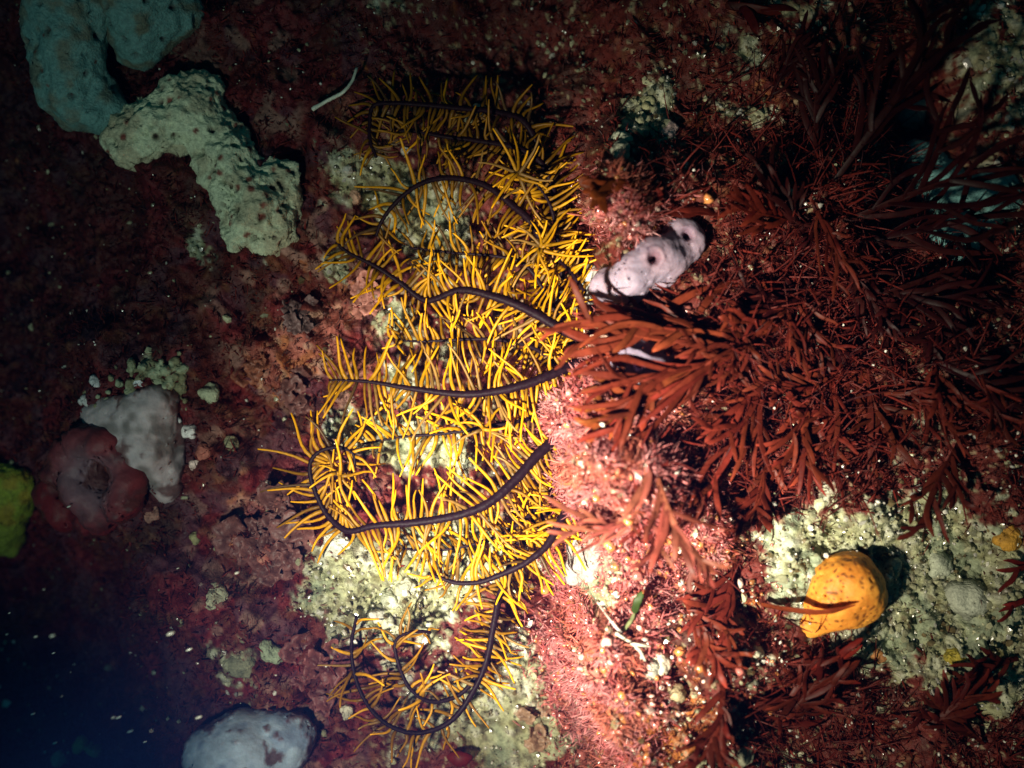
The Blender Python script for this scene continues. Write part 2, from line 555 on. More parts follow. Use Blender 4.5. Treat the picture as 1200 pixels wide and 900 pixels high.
# ------------------------------------------------------------------ grit: shell sand and tiny nodules
ICO_V = []
ph = (1 + 5 ** .5) / 2
for a, b in ((-1, ph), (1, ph), (-1, -ph), (1, -ph)):
    ICO_V.append((a, b, 0))
for a, b in ((-1, ph), (1, ph), (-1, -ph), (1, -ph)):
    ICO_V.append((0, a, b))
for a, b in ((-1, ph), (1, ph), (-1, -ph), (1, -ph)):
    ICO_V.append((b, 0, a))
ICO_V = np.array([(-1, ph, 0), (1, ph, 0), (-1, -ph, 0), (1, -ph, 0), (0, -1, ph), (0, 1, ph), (0, -1, -ph), (0, 1, -ph), (ph, 0, -1), (ph, 0, 1), (-ph, 0, -1), (-ph, 0, 1)], float)
ICO_V /= np.linalg.norm(ICO_V[0])
ICO_F = np.array([(0, 11, 5), (0, 5, 1), (0, 1, 7), (0, 7, 10), (0, 10, 11), (1, 5, 9), (5, 11, 4), (11, 10, 2), (10, 7, 6), (7, 1, 8),
                  (3, 9, 4), (3, 4, 2), (3, 2, 6), (3, 6, 8), (3, 8, 9), (4, 9, 5), (2, 4, 11), (6, 2, 10), (8, 6, 7), (9, 8, 1)])


def grit(name, u, v, size, cols, label, lift=.3, cat='grit', aspect=None, smooth=False):
    n = len(u)
    jit = 1 + .6 * (R.random((n, 12, 1)) - .5)
    st = R.uniform(.6, 1.25, (n, 1, 3)) if aspect is None else aspect
    ang = R.uniform(0, 6.28, n)
    b = ICO_V[None] * jit * st * size[:, None, None]
    ca, sa = np.cos(ang)[:, None], np.sin(ang)[:, None]
    x = b[..., 0] * ca - b[..., 1] * sa; y = b[..., 0] * sa + b[..., 1] * ca
    z = b[..., 2] + (H(u, v) + size * lift)[:, None]
    W = np.stack([(u[:, None] + x - 600) * S, (450 - v[:, None] + y) * S, z * S], -1).reshape(-1, 3)
    F = (np.arange(n)[:, None, None] * 12 + ICO_F[None]).reshape(-1, 3)
    return link(name, mesh_np(name, W, F, np.repeat(cols * (.7 + .6 * R.random((n, 1))), 12, 0), smooth=smooth), M['grain'], label=label, cat=cat, kind='stuff')


def dens_grit(u, v):
    p, k, o, n1, n2, n3 = crust(u, v)
    return np.clip(.9 * p + .02 + .09 * (u > 600) * sstep(-.1, .5, fbm(u, v, 22, 2, 67)) * 2 + .3 * o + .25 * gauss(u, v, 770, 800, 110, 120), 0, 1) * (1 - .6 * gauss(u, v, 600, 850, 70, 70))


u, v = scatter(75000, dens_grit)
n = len(u)
t = R.random((n, 1))
cols = np.where(t < .7, np.array([[.36, .36, .22]]), np.where(t < .85, np.array([[.50, .49, .42]]), np.array([[.12, .09, .04]]))) * R.uniform(.5, 1.2, (n, 1))
grit('shell_grit', u, v, R.gamma(2.0, .8, n).clip(.7, 6), cols, 'pale shell grit and tiny nodules caught in the turf')

u, v = scatter(15000, lambda a, b: (.10 + .6 * ridge_mask(a, b)) * sstep(-.2, .5, fbm(a, b, 30, 2, 66)))
n = len(u)
cols = np.array([[.75, .72, .62]]) * R.uniform(.7, 1.1, (n, 1))
grit('glinting_sand', u, v, R.gamma(3, .34, n).clip(.5, 2.6), cols, 'glinting white sand grains lodged on top of the algae', lift=5, cat='sand')


u, v = scatter(15000, lambda a, b: dens_pink(a, b) * .8 + .25 * ridge_mask(a, b) * gauss(a, b, 770, 780, 110, 160), (590, 900, 180, 960))
n = len(u)
t = R.random((n, 1)); w = rnoise(u, v, 18, 98)[:, None]
cols = np.where(t + .5 * w < .5, np.array([[.50, .15, .12]]), np.where(t + .5 * w < .85, np.array([[.52, .20, .06]]), np.array([[.66, .46, .38]]))) * R.uniform(.6, 1.15, (n, 1))
grit('fleshy_nodules', u, v, R.gamma(2.4, .85, n).clip(.8, 6.5), cols, 'wet pink and orange fleshy nodules crowded on the ledge', lift=.5, cat='turf algae', smooth=True)


# ------------------------------------------------------------------ red strap algae
def blade_path(u, v, ang, length, base_h, tip_lift, curve, n=10):
    s = np.linspace(0, 1, n)
    a = ang + curve * s + .35 * noise2(s * 2.2 + R.uniform(0, 90), s * 0 + R.uniform(0, 9), 4)
    du = np.cos(a) * length / (n - 1); dv = -np.sin(a) * length / (n - 1)
    uu = u + np.r_[0, np.cumsum(du[1:])]; w = v + np.r_[0, np.cumsum(dv[1:])]
    g = H(uu, w)
    z = base_h + (tip_lift) * np.sin(s * 1.9) / .946
    z = np.maximum(z, g + 5)
    z = np.convolve(np.r_[z[0], z, z[-1]], [.25, .5, .25], 'valid')
    return np.stack([uu, w, z], 1)


def add_blade(root, path, width, col, name='blade'):
    ox, oy, oz = root['_o']
    n = len(path); s = np.linspace(0, 1, n)
    rad = width * .5 * (.62 + .38 * np.sin(math.pi * np.clip(s * .9 + .1, 0, 1))) * np.clip((1.02 - s) / .16, .22, 1) ** .7 * R.uniform(.86, 1.12, n)
    pts = np.stack([path[:, 0] - ox, -(path[:, 1] - oy), path[:, 2] - oz], 1)
    tw = R.uniform(-.6, .6) + R.uniform(-.5, .5) * s
    cc = np.clip(np.array(col) * R.uniform(.6, 1.2) * np.array([1, R.uniform(.85, 1.25), 1]), .005, .9)
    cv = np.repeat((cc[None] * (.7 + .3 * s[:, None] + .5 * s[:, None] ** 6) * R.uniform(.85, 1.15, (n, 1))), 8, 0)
    cv = np.vstack([cv, cv[:1], cv[-1:]])
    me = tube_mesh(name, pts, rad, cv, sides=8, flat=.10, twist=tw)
    return link(name, me, M['blade'], root)


RED = (.24, .034, .018); SHADED_RED = (.058, .009, .008); PNK = (.42, .11, .075); ORG = (.38, .085, .022)  # the near-black red puts the upper right's shade into the frond colour


def alga(px, py, deg, length, label, col=RED, width=11, forks=(5, 3), spread=.55, lift=34, curve=.0, start_lift=6):
    global R
    R = np.random.default_rng(sum(ord(c) * (k + 1) for k, c in enumerate(label)))
    u, v, h = spotuv(px, py, 0)
    root = thing('strap_alga', P(u, v, h), label, 'red alga', 'red strap algae on the ledge')
    root['_o'] = (u, v, h)
    width *= .68; k0 = 1.6
    forks = (int(forks[0] * k0 + .5), int(forks[1] * k0 + .5)) if forks[0] > 3 else forks
    a0 = math.radians(deg)
    main = blade_path(u, v, a0, length * .8, h + start_lift, lift, curve, 12)
    add_blade(root, main, width * .95, col)
    k1, k2 = forks
    for i in range(k1):
        t = .12 + .78 * (i + R.uniform(.1, .9)) / k1
        q = int(t * 11)
        sgn = 1 if i % 2 else -1
        a = a0 + curve * t + sgn * R.uniform(.25, .9) * spread * 1.4
        ln = length * R.uniform(.36, .68) * (1.1 - .45 * t)
        c = R.uniform(-1.0, .5) * sgn
        br = blade_path(main[q, 0], main[q, 1], a, ln, main[q, 2], R.uniform(2, lift * .6), c, 9)
        add_blade(root, br, width * R.uniform(.75, 1.05), col)
        if R.random() < k2 / k1:
            for sg in (-1, 1):
                m = R.integers(3, 7)
                b2 = blade_path(br[m, 0], br[m, 1], a + sg * R.uniform(.3, .75), ln * R.uniform(.35, .6), br[m, 2], R.uniform(-4, 12), R.uniform(-.3, .3), 8)
                add_blade(root, b2, width * R.uniform(.6, .9), col)
    del root['_o']
    return root


ALGAE = [
    # px, py, direction, length, label, kwargs
    (932, 400, 179, 255, 'longest red strap alga sweeping left across the ledge just under the lilac sponge', dict(forks=(9, 6), lift=16, spread=.2)),
    (865, 392, 184, 195, 'bright rusty strap alga whose tips overhang the first dark arm of the feather star', dict(forks=(7, 5), lift=22, spread=.34, width=14, col=(.29, .05, .022))),
    (850, 405, 206, 130, 'wide rusty straps draped down left across the half hidden pale sponge', dict(forks=(6, 3), lift=24, spread=.4, width=15, col=(.27, .046, .02))),
    (885, 410, 203, 215, 'red strap alga fanning down left over the half hidden pale sponge', dict(forks=(9, 6), lift=40, spread=.45)),
    (885, 322, 207, 120, 'single broad red strap crossing the lower edge of the lilac sponge', dict(forks=(2, 0), lift=14, spread=.25, width=15)),
    (960, 350, 190, 110, 'dark red strap alga between the lilac sponge and the longest fronds', dict(forks=(6, 4), lift=36, col=SHADED_RED)),
    (925, 385, 172, 90, 'short rusty fronds above the longest strap alga', dict(forks=(6, 3), lift=30)),
    (905, 420, 232, 165, 'rusty strap alga leaning down left in the middle of the ledge', dict(forks=(7, 4), lift=36)),
    (945, 420, 262, 150, 'rusty strap alga hanging straight down right of the ledge middle', dict(forks=(7, 5), lift=34)),
    (1005, 400, 282, 150, 'brown red strap alga with two long hanging fronds', dict(forks=(6, 4), lift=30, col=(.17, .026, .014))),
    (975, 215, 62, 200, 'dark strap alga reaching up right beside the black hollow', dict(forks=(6, 4), lift=46, col=SHADED_RED, width=13)),
    (985, 262, 32, 210, 'dark strap alga stretching over the teal hollow', dict(forks=(7, 4), lift=50, col=SHADED_RED, width=12)),
    (1000, 285, 4, 205, 'dark strap alga pointing right below the teal hollow', dict(forks=(6, 4), lift=46, col=SHADED_RED, width=12)),
    (955, 190, 98, 130, 'dark strap alga standing up left of the black hollow', dict(forks=(7, 3), lift=34, col=SHADED_RED)),
    (950, 290, 130, 120, 'shaded clump of dark red fronds above the ledge middle', dict(forks=(8, 5), lift=44, col=SHADED_RED)),
    (1000, 335, 345, 150, 'shaded dark fronds trailing right of the ledge middle', dict(forks=(8, 5), lift=34, col=SHADED_RED)),
    (1080, 420, 330, 120, 'dim red fronds near the right border above the grit patch', dict(forks=(7, 4), lift=26, col=SHADED_RED)),
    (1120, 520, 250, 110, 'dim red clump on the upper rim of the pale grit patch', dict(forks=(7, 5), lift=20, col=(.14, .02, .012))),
    (925, 795, 27, 105, 'bright red single strap pointing up right below the orange sponge', dict(forks=(2, 0), lift=26, width=11, col=(.25, .022, .016))),
    (890, 706, 2, 112, 'red alga laying a pointed strap across the orange sponge', dict(forks=(0, 0), lift=44, spread=.5, width=13, col=(.30, .05, .02), start_lift=10)),
    (900, 850, 48, 115, 'dark red clump below the orange sponge', dict(forks=(8, 5), lift=22, col=(.16, .02, .012))),
    (985, 800, 200, 110, 'spreading dark red fronds right of the lower clump', dict(forks=(7, 4), lift=20, col=(.14, .02, .012))),
    (1215, 655, 187, 70, 'upper of two small red straps at the right border over pale grit', dict(forks=(2, 0), lift=16, col=(.2, .02, .014))),
    (1215, 690, 200, 70, 'lower of two small red straps at the right border over pale grit', dict(forks=(2, 0), lift=16, col=(.2, .02, .014))),
    (800, 590, 186, 150, 'pink flattened strap reaching left past the end of the third dark arm', dict(forks=(5, 2), lift=20, col=PNK, width=9, spread=.4)),
    (745, 498, 268, 100, 'pale pink strap hanging on the brightest part of the ledge', dict(forks=(3, 1), lift=18, col=PNK, width=13, spread=.3)),
    (790, 450, 192, 120, 'arched orange red fronds on the brightest part of the ledge', dict(forks=(6, 3), lift=30, col=ORG, width=12)),
    (850, 500, 225, 120, 'rusty pink fronds low on the ledge right of the brightest part', dict(forks=(7, 4), lift=24, col=(.27, .05, .035))),
    (900, 520, 255, 110, 'rusty fronds drooping towards the grit patch', dict(forks=(7, 4), lift=24)),
    (850, 590, 180, 130, 'red fronds lying flat above the grit patch', dict(forks=(7, 4), lift=18, col=(.22, .035, .022))),
    (770, 560, 290, 110, 'salmon fronds drooping at mid ledge', dict(forks=(6, 3), lift=20, col=(.36, .085, .055))),
    (860, 660, 240, 110, 'rusty clump left of the grit patch', dict(forks=(8, 5), lift=22, col=(.24, .035, .02))),
    (800, 700, 300, 100, 'orange red clump low on the ledge', dict(forks=(8, 5), lift=18, col=(.30, .05, .025))),
    (845, 800, 255, 100, 'dark rusty clump at the foot of the ledge', dict(forks=(8, 5), lift=20, col=(.19, .025, .014))),
    (760, 215, 200, 90, 'broad orange brown blade lying above the lilac sponge', dict(forks=(3, 1), lift=16, width=26, col=(.22, .04, .010))),
    (850, 250, 178, 110, 'dark red strap running along the top of the lilac sponge', dict(forks=(3, 1), lift=20, spread=.3, col=(.16, .02, .012))),
    (930, 262, 172, 90, 'red fronds right of the lilac sponge', dict(forks=(8, 4), lift=32, col=(.19, .022, .012))),
    (850, 8, 342, 75, 'broad dark red blade at the top border', dict(forks=(2, 0), lift=14, width=18, col=(.15, .016, .010))),
    (900, 120, 60, 90, 'thin dark fronds on the upper slope', dict(forks=(6, 3), lift=20, col=SHADED_RED, width=8)),
    (1150, 870, 140, 100, 'dim red clump in the lower right corner', dict(forks=(7, 4), lift=18, col=(.14, .02, .012))),
    (1190, 770, 200, 90, 'dim red clump at the right border below the grit', dict(forks=(6, 4), lift=18, col=(.14, .02, .012))),
    (1080, 850, 40, 90, 'sparse red fronds on mossy rubble at the bottom right', dict(forks=(6, 3), lift=18, col=(.16, .02, .012))),
]
MARKS = [('the lilac sponge', 770, 310), ('the teal hollow', 1105, 225), ('the black hollow', 1010, 300), ('the longest strap alga', 850, 390), ('the pale grit patch', 1050, 580),
         ('the right border', 1175, 380), ('the two long hanging fronds', 1010, 450), ('the salmon fronds', 790, 600), ('the rusty drooping fronds', 905, 560), ('the half hidden pale sponge', 760, 430)]
WAYS = ['right', 'up right', 'up', 'up left', 'left', 'down left', 'down', 'down right']
taken = set()
thick = []
q = np.random.default_rng(303)
while len(thick) < 36:
    px, py = q.uniform(850, 1150), q.uniform(235, 500)
    if px < 850 + .55 * max(0, 350 - py) or (px > 1000 and py > 470): continue
    if any((px - a) ** 2 + (py - b) ** 2 < 30 ** 2 for a, b in thick): continue
    thick.append((px, py))
    in_shade = px > 950 and py < 390  # upper right tufts take the red that has shade in it
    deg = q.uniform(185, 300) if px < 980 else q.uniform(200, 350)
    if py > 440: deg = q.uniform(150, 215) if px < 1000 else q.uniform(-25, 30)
    shade = 'dark' if in_shade else 'rusty'
    for nm, mx, my in sorted(MARKS, key=lambda m: (m[1] - px) ** 2 + (m[2] - py) ** 2):
        rel = ('right of' if px > mx else 'left of') if abs(px - mx) > abs(py - my) else ('below' if py > my else 'above')
        lab = '%s strap tuft with fronds pointing %s, %s %s' % (shade, WAYS[int((deg % 360) / 45 + .5) % 8], rel, nm)
        if lab not in taken: break
    taken.add(lab)
    ALGAE.append((px, py, deg, q.uniform(70, 120), lab, dict(forks=(5, 3), lift=q.uniform(14, 32), width=q.uniform(6, 11), spread=.5, col=SHADED_RED if in_shade else (.18, .026, .015))))
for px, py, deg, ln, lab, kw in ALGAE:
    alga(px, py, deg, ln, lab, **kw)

# ------------------------------------------------------------------ the feather star
STAR = at(668, 480, 10)
star = thing('feather_star', P(*STAR), 'yellow feather star with dark purple arms clinging beside the ledge', 'feather star')


def star_local(p):
    return np.stack([p[:, 0] - STAR[0], -(p[:, 1] - STAR[1]), p[:, 2] - STAR[2]], 1)


# each arm: photograph pixels with a height; (points, thickest radius, base fraction, pinnule length, density, lean, show)
ARMS = [  # brown: share of darkened pinnules, raised to paint dimmer light above and below
    dict(p=[(690, 420, 62), (655, 435, 72), (620, 449, 74), (585, 458, 72), (540, 462, 68), (480, 455, 60), (430, 447, 52), (386, 445, 44)], r=(7.5, 1.8), L=50),
    dict(p=[(668, 500, 58), (632, 531, 66), (605, 561, 70), (575, 588, 72), (540, 603, 70), (490, 612, 66), (440, 616, 60), (408, 622, 50), (384, 604, 42), (368, 572, 42), (363, 546, 44), (373, 530, 46), (395, 524, 46), (413, 531, 44), (416, 546, 42)], r=(7.5, 2.4), L=48),
    dict(p=[(690, 560, 46), (668, 590, 56), (655, 614, 64), (640, 640, 68), (615, 660, 68), (590, 672, 64), (562, 682, 58), (535, 683, 52), (516, 677, 48), (502, 672, 46)], r=(6.5, 2.6), L=40),
    dict(p=[(700, 405, 52), (660, 387, 66), (630, 369, 66), (600, 355, 64), (570, 345, 60), (538, 340, 52), (500, 352, 36), (470, 332, 34), (440, 312, 36), (408, 296, 36), (394, 284, 40)], r=(7.5, 2.2), L=44),
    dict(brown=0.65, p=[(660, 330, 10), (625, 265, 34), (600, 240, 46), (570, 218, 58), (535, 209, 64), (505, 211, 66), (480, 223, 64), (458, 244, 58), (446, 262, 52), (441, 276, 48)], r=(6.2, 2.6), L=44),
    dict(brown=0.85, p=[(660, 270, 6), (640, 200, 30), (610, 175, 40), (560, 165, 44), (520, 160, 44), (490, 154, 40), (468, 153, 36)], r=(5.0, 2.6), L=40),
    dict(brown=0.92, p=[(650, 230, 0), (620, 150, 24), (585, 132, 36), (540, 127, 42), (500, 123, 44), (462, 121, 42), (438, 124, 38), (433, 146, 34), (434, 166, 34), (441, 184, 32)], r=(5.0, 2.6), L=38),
    dict(brown=.5, thin=1, p=[(660, 560, 26), (610, 640, 30), (588, 690, 34), (578, 735, 38), (570, 775, 40), (553, 813, 40), (527, 846, 40), (490, 859, 42), (456, 850, 44), (431, 826, 46), (416, 792, 46), (412, 756, 42), (418, 722, 36)], r=(5.6, 2.4), L=38),
    dict(brown=.5, thin=1, p=[(665, 540, 20), (618, 620, 24), (592, 680, 28), (580, 725, 30), (566, 778, 30), (540, 813, 30), (505, 822, 34), (480, 806, 38), (467, 778, 40), (463, 754, 40), (474, 743, 38), (492, 740, 36), (505, 741, 30)], r=(5.0, 2.4), L=34),
    # arms under the others, seen mostly by their pinnules
    dict(p=[(670, 470, 24), (620, 490, 34), (570, 500, 40), (520, 508, 36), (470, 512, 30), (425, 520, 28)], r=(4.2, 1.6), L=44, low=1),
    dict(p=[(680, 450, 20), (630, 410, 34), (585, 398, 40), (535, 398, 38), (490, 400, 32), (455, 396, 24)], r=(4.2, 1.6), L=42, low=1),
    dict(p=[(690, 350, 12), (668, 318, 34), (650, 302, 48), (633, 291, 58)], r=(4.0, 2.2), L=36, low=1),
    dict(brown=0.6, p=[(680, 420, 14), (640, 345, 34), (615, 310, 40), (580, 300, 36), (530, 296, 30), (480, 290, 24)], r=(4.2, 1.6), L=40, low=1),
    dict(p=[(670, 540, 18), (635, 590, 30), (590, 625, 34), (545, 640, 32), (500, 645, 28), (455, 640, 20)], r=(4.2, 1.6), L=42, low=1),
    dict(p=[(665, 560, 22), (648, 590, 30), (630, 620, 32), (600, 640, 30)], r=(4.2, 1.6), L=36, low=1),
    dict(p=[(660, 330, 18), (648, 250, 34), (628, 215, 42), (612, 202, 46)], r=(4.0, 1.8), L=44, low=1),
]
YEL = np.array([.72, .335, .003])
# pinnule shapes: a thin jointed tube about one unit long along +Y, drawn again and again
PIN = []
for k in range(10):
    rng = np.random.default_rng(100 + k)
    s = np.linspace(0, 1, 7)
    b1, b2 = rng.choice([-1, 1]) * rng.uniform(.08, .34), rng.uniform(-.16, .26)
    pts = np.stack([b1 * s * s + rng.uniform(-.04, .04) * np.sin(s * 6), s, b2 * s * s], 1)
    rad = .048 * (1.0 - .58 * s) * (1 + .16 * (np.arange(7) % 2))
    vtx, f, c0, c1 = tube(pts, rad, sides=5)
    tri = np.vstack([f[:, [0, 1, 2]], f[:, [0, 2, 3]], c0[:, :3], c1[:, :3]])
    tone = rng.choice([.5, .7, .95, 1.1])
    base = YEL * tone
    if tone < .6:
        base = np.array([.30, .16, .035])
    sv = np.r_[np.repeat(s, 5), 0, 1]
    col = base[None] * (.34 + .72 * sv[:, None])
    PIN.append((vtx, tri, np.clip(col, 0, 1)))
PIN += [(a, b, c * np.array([.42, .40, .5])) for a, b, c in PIN]  # darkened pinnule copies: some at random, more where arms lie in weak light
PIN_ME = []
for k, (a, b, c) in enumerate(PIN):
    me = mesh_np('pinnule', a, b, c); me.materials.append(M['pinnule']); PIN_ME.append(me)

pins = []      # (score, arm object, local origin, rotation 3x3, scale length, width factor, variant)
for ai, A in enumerate(ARMS):
    pts = np.array([at(*q) for q in A['p']])
    pts, ln = resample(pts, max(36, int(len(A['p']) * 11)))
    g = H(pts[:, 0], pts[:, 1])
    eu = np.interp(pts[:, 1], EDGE_V, EDGE_U)
    lo = np.minimum(g + (4 if A.get('low') else 9), np.where(pts[:, 0] > eu - 22, -999, 999))
    pts[:, 2] = np.maximum(pts[:, 2], lo)
    pts[:, 2] = np.convolve(np.r_[pts[0, 2], pts[0, 2], pts[:, 2], pts[-1, 2], pts[-1, 2]], np.ones(5) / 5, 'valid')
    loc = star_local(pts)
    n = len(loc); s = np.linspace(0, 1, n)
    rad = (A['r'][0] + (A['r'][1] - A['r'][0]) * s ** 1.1) * .76
    rad = rad * (1 + .12 * (np.arange(n) % 2))
    arm = link('arm', tube_mesh('arm', loc, rad, sides=10, flat=.85, uneven=.16, seed=ai), M['arm'], star)
    t, sd, nm = frames(loc)
    step = 6.2 if not A.get('low') else 6.4
    cnt = int(ln / step)
    for k in range(cnt):
        q = (k + R.uniform(-.3, .3) + .5) / cnt
        i = min(n - 2, max(0, int(q * (n - 1)))); fr = q * (n - 1) - i
        p0 = loc[i] * (1 - fr) + loc[i + 1] * fr
        if pts[i, 0] > eu[i] + 4: continue
        for sg in (-1, 1):
            if R.random() < (.5 if A.get('thin') else .1): continue
            w = k * .22 + sg * 9 + ai * 31
            out = .8 + .15 * R.normal()
            up = -.1 + .6 * float(noise2(w, 3.3, 5)) + .10 * R.normal(); fwd = .22 + .45 * float(noise2(w * 1.4, 8.1, 6)) + .08 * R.normal()
            if R.random() < .07: up, fwd = R.uniform(-.7, .7), R.uniform(-.6, .9)
            fwd = fwd + .9 * max(0, q - .9) * 10 * .8
            if A.get('low'): up = up * .8 + .35
            d = sd[i] * sg * out + nm[i] * up + t[i] * fwd
            d /= np.linalg.norm(d)
            L = A['L'] * R.uniform(.62, 1.3) * (1.0 - .35 * max(0, q - .85) / .15) * (.75 + .25 * min(1, q * 6))
            side = np.cross(d, nm[i] + R.normal(size=3) * .4); side /= np.linalg.norm(side) + 1e-9
            third = np.cross(side, d)
            o = p0 + sd[i] * sg * rad[i] * .5 - nm[i] * rad[i] * .35
            rot = np.stack([side, d, third], 1)
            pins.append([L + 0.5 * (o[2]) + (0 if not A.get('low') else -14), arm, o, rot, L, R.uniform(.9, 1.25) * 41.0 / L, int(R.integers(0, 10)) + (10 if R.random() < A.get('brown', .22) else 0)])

# curled arm tips that face the camera as a burst of pinnules
for bx, by, bh, nb, L in ((633, 291, 62, 11, 50), (566, 502, 56, 7, 42), (607, 205, 56, 10, 46), (398, 556, 50, 6, 38)):
    c = star_local(np.array([at(bx, by, bh)]))[0]
    for k in range(nb):
        a = 6.283 * (k + R.uniform(-.5, .5)) / nb
        d = np.array([math.cos(a), math.sin(a), R.uniform(-.35, .25)]); d /= np.linalg.norm(d)
        side = np.cross(d, (0, 0, 1.0)); side /= np.linalg.norm(side)
        rot = np.stack([side, d, np.cross(side, d)], 1)
        l = L * R.uniform(.55, 1.2)
        pins.append([999, None, c + R.normal(size=3) * 2.0, rot, l, 46.0 / l, int(R.choice([1, 2, 3, 5, 7]))])
first_arm = [o for o in star.children if o.name.startswith('arm')][0]
pins.sort(key=lambda q: -q[0])
SV, SF, SCOL, off = [], [], [], 0
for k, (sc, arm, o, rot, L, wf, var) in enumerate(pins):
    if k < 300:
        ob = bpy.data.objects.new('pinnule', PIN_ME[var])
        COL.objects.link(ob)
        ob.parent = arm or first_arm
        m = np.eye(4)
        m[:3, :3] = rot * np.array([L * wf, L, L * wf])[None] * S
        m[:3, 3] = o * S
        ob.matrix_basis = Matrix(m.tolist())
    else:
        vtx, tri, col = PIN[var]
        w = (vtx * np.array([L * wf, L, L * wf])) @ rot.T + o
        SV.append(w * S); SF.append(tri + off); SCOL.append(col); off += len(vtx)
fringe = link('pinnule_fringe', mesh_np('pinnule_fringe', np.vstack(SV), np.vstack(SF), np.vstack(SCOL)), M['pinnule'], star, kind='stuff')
disc_v = ICO_V * np.array([22, 22, 12])
link('calyx', mesh_np('calyx', disc_v * S, ICO_F), M['arm'], star)


# ------------------------------------------------------------------ soft lumps: sponges and sea squirts
def blob(balls, res=.03):
    """balls (u, v, h, r[, flatten]) in pixels -> welded surface (verts in px: u, -v, h), faces"""
    mb = bpy.data.metaballs.new('lump'); mb.resolution = res; mb.threshold = .6
    o = bpy.data.objects.new('lump', mb); COL.objects.link(o)
    c = np.mean([b[:2] for b in balls], axis=0)
    for b in balls:
        e = mb.elements.new(); e.co = ((b[0] - c[0]) / 100, -(b[1] - c[1]) / 100, b[2] / 100)
        e.radius = b[3] / 100 / .575
        if len(b) > 4:
            e.type = 'ELLIPSOID'; e.size_x, e.size_y, e.size_z = b[4], b[5], b[6]
    bpy.context.view_layer.update()
    dg = bpy.context.evaluated_depsgraph_get()
    me = bpy.data.meshes.new_from_object(o.evaluated_get(dg))
    COL.objects.unlink(o); bpy.data.objects.remove(o); bpy.data.metaballs.remove(mb)
    n = len(me.vertices)
    co = np.empty(n * 3, np.float32); me.vertices.foreach_get('co', co); co = co.reshape(-1, 3).astype(float)
    nr = np.empty(n * 3, np.float32); me.vertices.foreach_get('normal', nr); nr = nr.reshape(-1, 3).astype(float)
    f = []
    for p in me.polygons:
        q = list(p.vertices)
        f.append(q[:3])
        if len(q) == 4: f.append([q[0], q[2], q[3]])
    bpy.data.meshes.remove(me)
    return co * 100 + np.array([c[0], -c[1], 0]), nr, np.array(f)


def pit(co, nr, centre, r, depth, lip=0.0):
    d = np.linalg.norm(co - centre, axis=1) / r
    k = np.exp(-d ** 2 * 1.6)
    ring = np.exp(-((d - 1.35) / .45) ** 2)
    return -depth * k + lip * ring, k


def finish(name, co, f, cols, mat, origin, label, cat, group=None):
    u, v, h = origin
    W = np.stack([(co[:, 0] - u) * S, (co[:, 1] + v) * S, (co[:, 2] - h) * S], 1)
    o = link(name, mesh_np(name, W, f, cols), mat, None, label, cat, group)
    o.location = P(u, v, h)
    return o


def sponge(name, balls, col, label, cat, mat='sponge', rough=((14, 3.0), (6, 1.4), (3, .7)), pores=0, pore_r=(3.5, 5), pore_d=9, pore_col=None, spots=None,
           col2=None, pits=(), sink=8, res=.03, group=None, foul=0):
    bl = []
    for b in balls:
        u, v, h = spotuv(b[0], b[1], b[2] - sink, 20)
        if len(b) > 7 and b[7]: h = b[2]
        bl.append((u, v, h) + tuple(b[3:7]))
    co, nr, f = blob(bl, res)
    seed = abs(hash(label)) % 97 if False else sum(map(ord, label)) % 97
    rng = np.random.default_rng(seed)
    d = 0
    for i, (sc, am) in enumerate(rough):
        d = d + am * noise3(co, sc, seed + i)
    cols = np.zeros((len(co), 3)) + np.array(col)
    if col2 is not None:
        cols = mixc(cols, col2, sstep(-.1, .5, noise3(co, 22, seed + 9) + .5 * noise3(co, 8, seed + 10)))
    top = np.where(nr[:, 2] > .25)[0]
    for _ in range(pores):
        c = co[rng.choice(top)]
        dd, k = pit(co, nr, c, rng.uniform(*pore_r), pore_d * rng.uniform(.6, 1.1))
        d = d + dd
        if pore_col is not None: cols = mixc(cols, pore_col, np.clip(k * 1.3, 0, 1))
    for px, py, r, dep, lip, pc in pits:
        sel = np.where(nr[:, 2] > .1)[0]
        k1 = 1 - co[sel, 2] / DP
        sx = 600 + (co[sel, 0] - 600) / k1; sy = 450 + (-co[sel, 1] - 450) / k1
        c = co[sel[np.argmin((sx - px) ** 2 + (sy - py) ** 2)]]
        dd, k = pit(co, nr, c, r, dep, lip)
        d = d + dd
        if pc is not None:
            q = np.exp(-(np.linalg.norm(co - c, axis=1) / (r * 1.5)) ** 2)
            cols = mixc(cols, pc, np.clip(q * .9, 0, 1))
    if foul:
        w = noise3(co, 30, seed + 20) + .6 * noise3(co, 10, seed + 21) + .4 * noise3(co, 5, seed + 22)
        fm = sstep(.42 - foul, .75 - foul, w + .9 * (1 - np.clip(nr[:, 2], 0, 1)) ** 2)
        cols = mixc(cols, (.085, .022, .018), fm * .85)
        d = d + fm * (1.5 + 2.0 * noise3(co, 4, seed + 23))
    if spots:
        for _ in range(spots[0]):
            c = co[rng.choice(top)]
            k = sstep(1.25, .6, np.linalg.norm(co - c, axis=1) / rng.uniform(1.0, 2.3) / (spots[2] if len(spots) > 2 else 1))
            cols = mixc(cols, spots[1], k)
    co = co + nr * np.asarray(d)[:, None]
    u, v, h = spotuv(balls[0][0], balls[0][1], 0, 10)
    return finish(name, co, f, np.clip(cols, 0, 1), M[mat], (u, v, h), label, cat, group)


